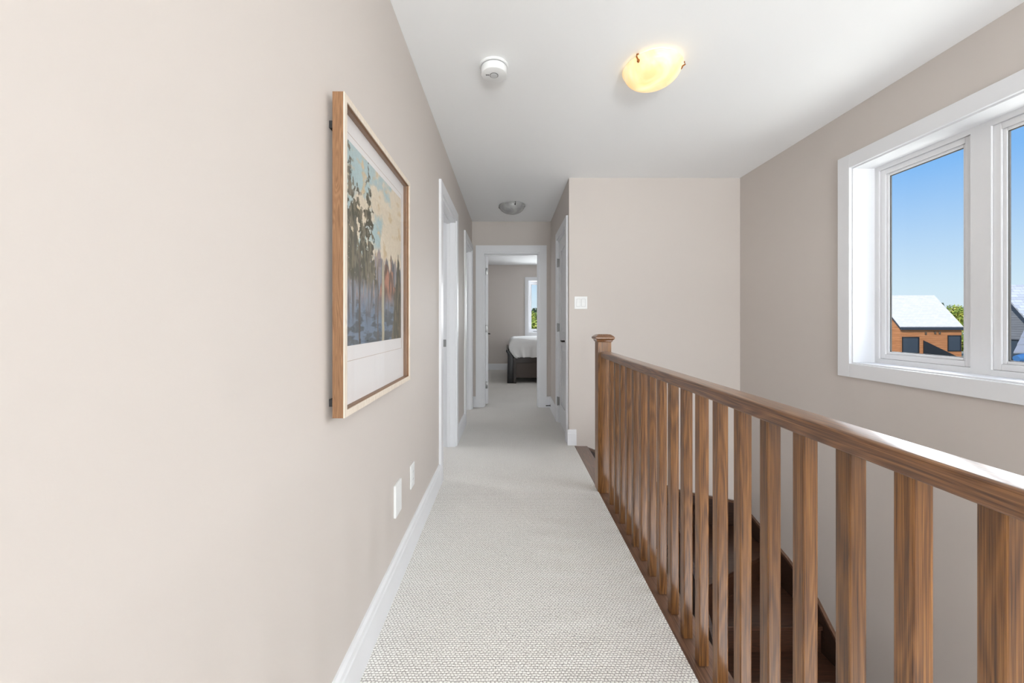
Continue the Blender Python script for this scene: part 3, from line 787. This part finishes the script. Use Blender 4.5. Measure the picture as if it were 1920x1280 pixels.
# puffy duvet draped over the mattress
dv = bmesh.new()
nxs, nys = 90, 70
random.seed(4)
X0, X1, Y0, Y1 = 0.0, 2.18, BY0 - 0.015, BY0 + BYW + 0.02
ZT, ZB = 0.80, 0.472
grid = []
drop = 0.36
W = X1 - X0; D = Y1 - Y0
def duv(u, v):
    # arc-length drape in each direction with rounded shoulders
    def fold(s, L, rr):
        if s < 0: s0 = -s; return (0, s0)
        if s > L: return (L, s - L)
        return (s, 0)
    x, dx = fold(u, W, 0.1); y, dy = fold(v, D, 0.1)
    return x, dx, y, dy
def shoulder(t, r=0.10):
    # t: signed distance inside(+) the edge -> height drop for rounding
    if t >= r: return 0.0
    t = max(t, 0)
    return r - math.sqrt(max(r*r - (r - t)**2, 0))
vs = []
for i in range(nxs + 1):
    row = []
    u = -drop*0.6 + (W + drop*0.6 + 0.0) * i/nxs
    for j in range(nys + 1):
        v = -drop + (D + 2*drop) * j/nys
        x = max(u, 0); dx = max(-u, 0); y = min(max(v, 0), D); dy = max(-v, v - D, 0)
        z = ZT - max(shoulder(x, 0.13), shoulder(min(y, D - y), 0.10)) - max(dx*0.95, dy*0.92)
        z += 0.010*math.sin(7*u + 3*v) + 0.006*math.sin(13*v - 5*u)
        k = dy/drop
        pleat = 0.014*k*math.sin(26*u + 2.2*math.sin(5*u)) + 0.006*k*math.sin(61*u)
        sgn = -1 if v < D/2 else 1
        yy_ = Y0 + y + sgn*(0.0 + pleat - 0.02*k*k)
        kx = dx/drop
        xx_ = X0 + x - (0.004 - 0.012*kx) + 0.006*kx*math.sin(30*v) + 0.05*k*k*(1 if u < 0.3 else 0)*max(0, (0.3 - max(u, 0))/0.3)
        tk = min(max((0.66 - z)/0.19, 0.0), 1.0)
        xx_ += 0.12*tk**1.4*max(0.0, 1 - x/0.30)
        row.append(dv.verts.new((xx_, yy_, max(z, ZB + 0.004*math.sin(40*u)))))
    vs.append(row)
for i in range(nxs):
    for j in range(nys):
        dv.faces.new((vs[i][j], vs[i+1][j], vs[i+1][j+1], vs[i][j+1]))
bmesh.ops.recalc_face_normals(dv, faces=dv.faces)
mbd = MB(); mbd.bm.free(); mbd.bm = dv
duvet = mbd.build('duvet', paint('white_cotton', rgb(226, 226, 226), 0.9, 0.002, 90), smooth=True, angle=80)
sm = duvet.modifiers.new('thick', 'SOLIDIFY'); sm.thickness = 0.015; sm.offset = -1
recentre(duvet)
tag(duvet, 'puffy white duvet spread over the dark bed', 'duvet')

# ------------------------------------------------------------------ outdoors
GZ = -3.0
M_ground = paint('grass_ground', rgb(150, 150, 130), 0.9, 0)
struct(MB().box((-60, -40, GZ - 0.2), (140, 140, GZ)), 'ground', M_ground, 'pale ground outside around the neighbouring houses', 'ground')

def siding(name, c1, c2, axis, pitch):
    m, nt, b = newmat(name); L = nt.links.new
    tc = N(nt, 'ShaderNodeTexCoord'); sp = N(nt, 'ShaderNodeSeparateXYZ'); L(tc.outputs['Object'], sp.inputs[0])
    d = N(nt, 'ShaderNodeMath', operation='DIVIDE'); L(sp.outputs['Z'], d.inputs[0]); d.inputs[1].default_value = pitch
    fr = N(nt, 'ShaderNodeMath', operation='FRACT'); L(d.outputs[0], fr.inputs[0])
    mp = mapping(nt, (0.7, 0.7, 6.0)); n = N(nt, 'ShaderNodeTexNoise'); n.inputs['Scale'].default_value = 1; n.inputs['Detail'].default_value = 3; L(mp.outputs[0], n.inputs['Vector'])
    r = ramp(nt, [(0.3, c1), (0.7, c2)]); L(n.outputs[0], r.inputs['Fac'])
    st_ = N(nt, 'ShaderNodeMath', operation='LESS_THAN'); L(fr.outputs[0], st_.inputs[0]); st_.inputs[1].default_value = 0.12
    mx = N(nt, 'ShaderNodeMix', data_type='RGBA'); L(st_.outputs[0], mx.inputs[0]); L(r.outputs[0], mx.inputs[6])
    mx.inputs[7].default_value = tuple(v*0.55 for v in c1[:3]) + (1,)
    L(mx.outputs[2], b.inputs['Base Color']); b.inputs['Roughness'].default_value = 0.8
    bump(nt, b, fr.outputs[0], 0.4, 0.02)
    return m
def shingle(name, c1, c2, sx, sz):
    m, nt, b = newmat(name); L = nt.links.new
    tc = N(nt, 'ShaderNodeTexCoord'); sp = N(nt, 'ShaderNodeSeparateXYZ'); L(tc.outputs['Object'], sp.inputs[0])
    cb = N(nt, 'ShaderNodeCombineXYZ'); L(sp.outputs['X'], cb.inputs[0]); L(sp.outputs['Z'], cb.inputs[1])
    br = N(nt, 'ShaderNodeTexBrick'); L(cb.outputs[0], br.inputs['Vector'])
    br.inputs['Scale'].default_value = 1.0; br.inputs['Brick Width'].default_value = sx; br.inputs['Row Height'].default_value = sz
    br.inputs['Mortar Size'].default_value = sz*0.06; br.inputs['Color1'].default_value = c1; br.inputs['Color2'].default_value = c2
    br.inputs['Mortar'].default_value = tuple(v*0.72 for v in c2[:3]) + (1,)
    L(br.outputs[0], b.inputs['Base Color']); b.inputs['Roughness'].default_value = 0.9
    return m
M_cedar = siding('cedar_siding', rgb(176, 112, 66), rgb(206, 140, 92), 'z', 0.20)
M_greysid = siding('grey_siding', rgb(112, 112, 116), rgb(134, 134, 138), 'z', 0.14)
M_shing = shingle('pale_shingles', rgb(220, 216, 212), rgb(232, 228, 224), 0.45, 0.15)
M_shing2 = shingle('pale_shingles_near', rgb(214, 216, 222), rgb(190, 193, 200), 0.5, 0.17)
M_bark = paint('bark', rgb(92, 78, 64), 0.9, 0)
M_slate = paint('slate_grey', rgb(148, 150, 156), 0.8, 0)
M_flash = paint('dark_gutter', rgb(52, 58, 68), 0.5, 0)
M_winglass = paint('dark_window', rgb(58, 68, 80), 0.15, 0)
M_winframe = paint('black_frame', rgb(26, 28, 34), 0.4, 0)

def house(x0, x1, yf, yr, ze, zr, wm, rm, label, wins, vents=(), ov=0.25, yb=None):
    yb = yb or 2*yr - yf
    h = thing('house', ((x0+x1)/2, yr, GZ), label, 'house', 'houses outside the stairwell window')
    part(MB().prism([(yf, GZ), (yb, GZ), (yb, zr - 0.15 - (yb - yr)*(zr - ze)/(yr - yf)), (yr, zr - 0.15), (yf, ze)], 'x', x0, x1), 'wall', wm, h)
    sl_ = (zr - ze)/(yr - yf)
    yo = yf - ov*0.4; zo = ze - ov*0.4*sl_
    th = 0.22
    rf = MB().prism([(yo, zo + 0.08), (yr, zr), (yb, zr - (yb - yr)*sl_), (yb, zr - (yb - yr)*sl_ + th), (yr, zr + th), (yo, zo + 0.08 + th)], 'x', x0 - ov*0.2, x1 + ov*0.2)
    part(rf, 'roof', rm, h)
    part(MB().box((x0 - ov*0.2, yo - 0.14, zo - 0.12), (x1 + ov*0.2, yo + 0.02, zo + 0.20), 0.03), 'gutter', M_flash, h)
    for k in (0, 1):
        xx = x0 - ov*0.2 - 0.06 if k == 0 else x1 + ov*0.2
        part(MB().prism([(yo, zo + 0.02), (yr, zr - 0.06), (yr, zr + th*0.6), (yo, zo + th*0.7)], 'x', xx, xx + 0.06), 'rake_board', M_flash, h)
    for w in wins:
        side, a, b, za, zb = w
        if side == 'front':
            fr = part(MB().frame(a + 0.12, b - 0.12, za + 0.06, zb - 0.06, 0.10, yf - 0.05, yf + 0.10, 'y'), 'window', M_winframe, h)
            part(MB().box((a + 0.1, yf - 0.01, za + 0.05), (b - 0.1, yf + 0.02, zb - 0.05)), 'pane', M_winglass, fr)
        else:
            fr = part(MB().frame(a + 0.05, b - 0.05, za + 0.05, zb - 0.05, 0.06, x0 - 0.05, x0 + 0.08, 'x'), 'window', M_winframe, h)
            part(MB().box((x0 - 0.01, a + 0.05, za + 0.05), (x0 + 0.02, b - 0.05, zb - 0.05)), 'pane', M_winglass, fr)
    for vx, vz in vents:
        part(MB().box((vx - 0.09, yf - 0.08, vz - 0.15), (vx + 0.09, yf, vz + 0.13), 0.02), 'wall_vent', M_bark, h)
    return h
cedar = house(43.8, 50.7, 43.0, 45.8, 0.40, 4.0, M_cedar, M_shing, 'cedar-sided house with pale shingled roof seen through the left window pane',
      [('front', 44.0, 45.95, -2.45, -0.66), ('front', 49.1, 50.65, -2.2, -0.48)], [(46.65, -0.22), (47.7, -0.16), (48.2, -0.16)])
part(MB().prism([(46.4, GZ), (50.0, GZ), (50.0, -2.75), (46.4, -1.02)], 'y', 42.93, 43.0), 'shadow_panel', M_winframe, cedar)  # cast shadow on the cedar wall, built as a thin black panel
house(30.6, 41.0, 22.0, 24.1, 0.0, 3.20, M_greysid, M_shing2, 'grey-sided house with steep pale roof seen through the right window pane',
      [('side', 22.55, 23.62, -1.2, 0.02)], yb=25.0)

# trees
def leafmat(name, c1, c2, c3):
    m, nt, b = newmat(name); L = nt.links.new
    mp = mapping(nt, (1.3, 1.3, 1.3)); n = N(nt, 'ShaderNodeTexNoise'); n.inputs['Scale'].default_value = 1; n.inputs['Detail'].default_value = 6; L(mp.outputs[0], n.inputs['Vector'])
    r = ramp(nt, [(0.36, c1), (0.50, c2), (0.64, c3)]); L(n.outputs[0], r.inputs['Fac']); L(r.outputs[0], b.inputs['Base Color'])
    b.inputs['Roughness'].default_value = 0.7
    return m
M_leafA = leafmat('autumn_leaves', rgb(92, 104, 44), rgb(140, 138, 60), rgb(182, 134, 74))
M_leafB = leafmat('green_leaves', rgb(104, 128, 48), rgb(156, 172, 72), rgb(196, 190, 92))
M_leafC = leafmat('conifer', rgb(50, 70, 44), rgb(70, 90, 56), rgb(92, 106, 66))
def tree(x, y, h, r, lm, label, seed, n=6000, leaf=0.13, cone=False, group=None):
    rnd = random.Random(seed)
    t = thing('tree', (x, y, GZ), label, 'tree', group or ('trees outside the bedroom window' if x < 10 else 'trees behind the cedar house'))
    part(MB().tube([(x, y, GZ), (x + 0.1, y, GZ + h*0.4), (x, y + 0.1, GZ + h*0.8)], [0.22, 0.16, 0.05], 10), 'trunk', M_bark, t, smooth=True)
    bm = bmesh.new()
    blobs = []
    for k in range(16):
        a = rnd.uniform(0, 2*PI); f = rnd.random()
        zz_ = GZ + h*(0.30 + 0.62*f)
        rad = r*(1 - f)*0.8 if cone else r*math.sqrt(max(0.05, 1 - (2*f - 0.9)**2))*0.65
        blobs.append((x + rad*math.cos(a), y + rad*math.sin(a), zz_, r*(0.20 + 0.25*(1 - f)) if cone else r*rnd.uniform(0.32, 0.5)))
    for k in range(n):
        bx_, by_, bz_, br_ = rnd.choice(blobs)
        d = Vector((rnd.gauss(0, 1), rnd.gauss(0, 1), rnd.gauss(0, 1))).normalized() * br_ * rnd.uniform(0.75, 1.08)
        c = Vector((bx_, by_, bz_)) + d
        u = Vector((rnd.gauss(0, 1), rnd.gauss(0, 1), rnd.gauss(0, 1))).normalized(); v = u.cross(d.normalized() + Vector((0.01, 0.02, 0.03))).normalized()
        s = leaf*rnd.uniform(0.6, 1.3)
        bm.faces.new([bm.verts.new(c + s*a_*u + s*0.6*b_*v) for a_, b_ in ((-1, 0), (0, -1), (1, 0), (0, 1))])
    m_ = MB(); m_.bm.free(); m_.bm = bm
    part(m_, 'foliage', lm, t)
    return t
tree(60.5, 55, 6.2, 2.0, M_leafA, 'rounded autumn tree rising right behind the cedar house', 1)
tree(64.8, 55.5, 6.1, 2.0, M_leafB, 'yellow-green tree beside the window mullion behind the cedar house', 2)
tree(67.4, 60, 7.7, 1.3, M_leafC, 'dark conifer tip peeking over the cedar house roof edge', 3, cone=True)
tree(56.2, 50.6, 5.4, 1.6, M_leafB, 'green tree low behind the right corner of the cedar house', 5)
tree(54.3, 46.6, 3.4, 1.2, M_leafB, 'low green shrub-like tree squeezed between the cedar house corner and the window mullion', 9)
tree(1.55, 26, 4.75, 1.3, M_leafB, 'bright green tree at the left edge of the bedroom window view', 6, leaf=0.10, n=4000)
tree(4.15, 27, 4.5, 1.2, M_leafB, 'yellow-green tree in the middle of the bedroom window view', 7, leaf=0.10, n=4000)
tree(2.2, 31, 5.2, 1.5, M_leafC, 'darker tree behind the bright ones in the bedroom window view', 8, leaf=0.12)

# nearer roof corner with big slates, and the blue tarp under it
pr = thing('porch_roof', (8.6, 6.0, GZ), 'light grey slate porch roof corner at the lower right of the window view', 'roof')
sl_m = MB()
part(MB().box((9.45, 5.95, GZ), (11.4, 6.9, 0.46)), 'wall', M_greysid, pr)
part(MB().box((7.90, 5.93, 0.455), (11.4, 6.06, 0.492), 0.004), 'ledge', M_slate, pr)
for k in range(6):
    x, y, z = 7.885 + 0.255*k, 6.0 + 0.15*k, 0.605 + 0.113*k
    for j in range(6):
        xa = x + 0.34*j; xb = xa + 0.318
        d = 0.323
        low = [(xa, y, z + 0.022), (xb, y, z + 0.022), (xb + d, y + 0.19, z + 0.145), (xa + d, y + 0.19, z + 0.145)]
        part(MB().loops([low, [(p, q, r_ + 0.022) for p, q, r_ in low]]), 'slate', M_slate, pr)
part(MB().prism([(6.06, 0.49), (6.9, 0.49), (6.9, 1.12)], 'x', 9.65, 11.4), 'gable_wall', M_greysid, pr)
tp = MB().tube([(7.93, 6.0, 0.545), (8.03, 5.99, 0.56), (8.2, 6.02, 0.54), (8.6, 6.0, 0.55)], [0.05, 0.07, 0.065, 0.055], 14)
M_tarp = paint('blue_tarp', rgb(62, 108, 158), 0.5, 0)
tag(recentre(tp.build('tarp', M_tarp, smooth=True)), 'crumpled blue tarp tucked below the slate roof corner outside', 'tarp')

# ------------------------------------------------------------------ light
W_ = bpy.data.worlds.new('world'); S.world = W_; W_.use_nodes = True
nt = W_.node_tree; bg = nt.nodes['Background']
tc = N(nt, 'ShaderNodeTexCoord'); sp = N(nt, 'ShaderNodeSeparateXYZ'); nt.links.new(tc.outputs['Generated'], sp.inputs[0])
r = ramp(nt, [(0.0, rgb(226, 240, 250)), (0.06, rgb(214, 236, 252)), (0.27, rgb(134, 190, 250)), (0.8, rgb(60, 120, 215))])
nt.links.new(sp.outputs['Z'], r.inputs['Fac']); nt.links.new(r.outputs[0], bg.inputs[0]); bg.inputs[1].default_value = 1.0

def sun(e, az_vec, strength, ang):
    l = bpy.data.lights.new('sun', 'SUN'); l.energy = strength; l.angle = math.radians(ang); l.color = (1, 0.96, 0.9)
    o = bpy.data.objects.new('sun', l); C.objects.link(o)
    o.rotation_euler = Vector(az_vec).to_track_quat('-Z', 'Y').to_euler()
    o.location = (-10, -20, 20)
sun(45, (0.62, 0.52, -0.62), 4.6, 0.5)
def area(name, loc, direction, sx, sy, power, col=(1, 1, 1)):
    l = bpy.data.lights.new(name, 'AREA'); l.shape = 'RECTANGLE'; l.size = sx; l.size_y = sy; l.energy = power; l.color = col
    o = bpy.data.objects.new(name, l); C.objects.link(o); o.location = loc
    o.rotation_euler = Vector(direction).to_track_quat('-Z', 'Y').to_euler()
    return o
area('daylight_stair_window', (5.6, 3.0, 3.0), (-5.4, -1.0, -2.0), 9.5, 3.0, 1010, (0.97, 0.98, 1.0))
area('ground_bounce', (WR + 1.15, 1.56, 0.15), (-1, 0, 0.75), 2.6, 1.6, 58, (1, 0.99, 0.97))
area('rear_fill', (0.85, YN - 0.25, 1.35), (0, 1, 0), 1.7, 1.7, 150, (0.97, 0.985, 1.0))  # added fill lamp shining in through the added rear window
area('lower_storey_fill', (1.5, -1.7, -1.9), (0, 0.6, 1), 1.1, 1.6, 46, (0.97, 0.985, 1.0))  # added uplight to lift the ceiling, standing for daylight from downstairs
area('rear_up_fill', (0.85, YN - 1.2, -0.1), (0, 0.8, 1), 2.4, 1.6, 730, (0.97, 0.985, 1.0))  # second added fill at the rear, tilted up to brighten the ceiling
area('daylight_bedroom_window', (1.0, BY + 0.34, 1.47), (0, -1, 0), 1.1, 1.2, 60, (0.95, 0.97, 1.0))
area('bedroom_side_fill', (4.2, 6.0, 1.5), (-1, 0.25, 0), 1.2, 1.2, 30, (0.97, 0.98, 1.0))  # added lamp brightening duvet and bedroom wall; no window on this side

area('side_room_fill', (-2.9, 3.7, 2.0), (1, 0, -0.55), 1.6, 0.7, 34, (0.97, 0.98, 1.0))  # unseen fill lamp added behind the left doorways to brighten the hall

# ------------------------------------------------------------------ camera
F = 720.0
cam = bpy.data.cameras.new('camera'); co = bpy.data.objects.new('camera', cam); C.objects.link(co)
cam.sensor_width = 36; cam.sensor_fit = 'HORIZONTAL'; cam.lens = F/1920*36
cam.shift_x = 6/1920; cam.shift_y = -38/1920
cam.clip_start = 0.02; cam.clip_end = 500
co.location = (0, 0, 1.13); co.rotation_euler = (PI/2, 0, 0)
S.camera = co
vs_ = S.view_settings
vs_.view_transform = 'Standard'; vs_.look = 'None'; vs_.exposure = 0.0; vs_.gamma = 1; vs_.use_curve_mapping = False
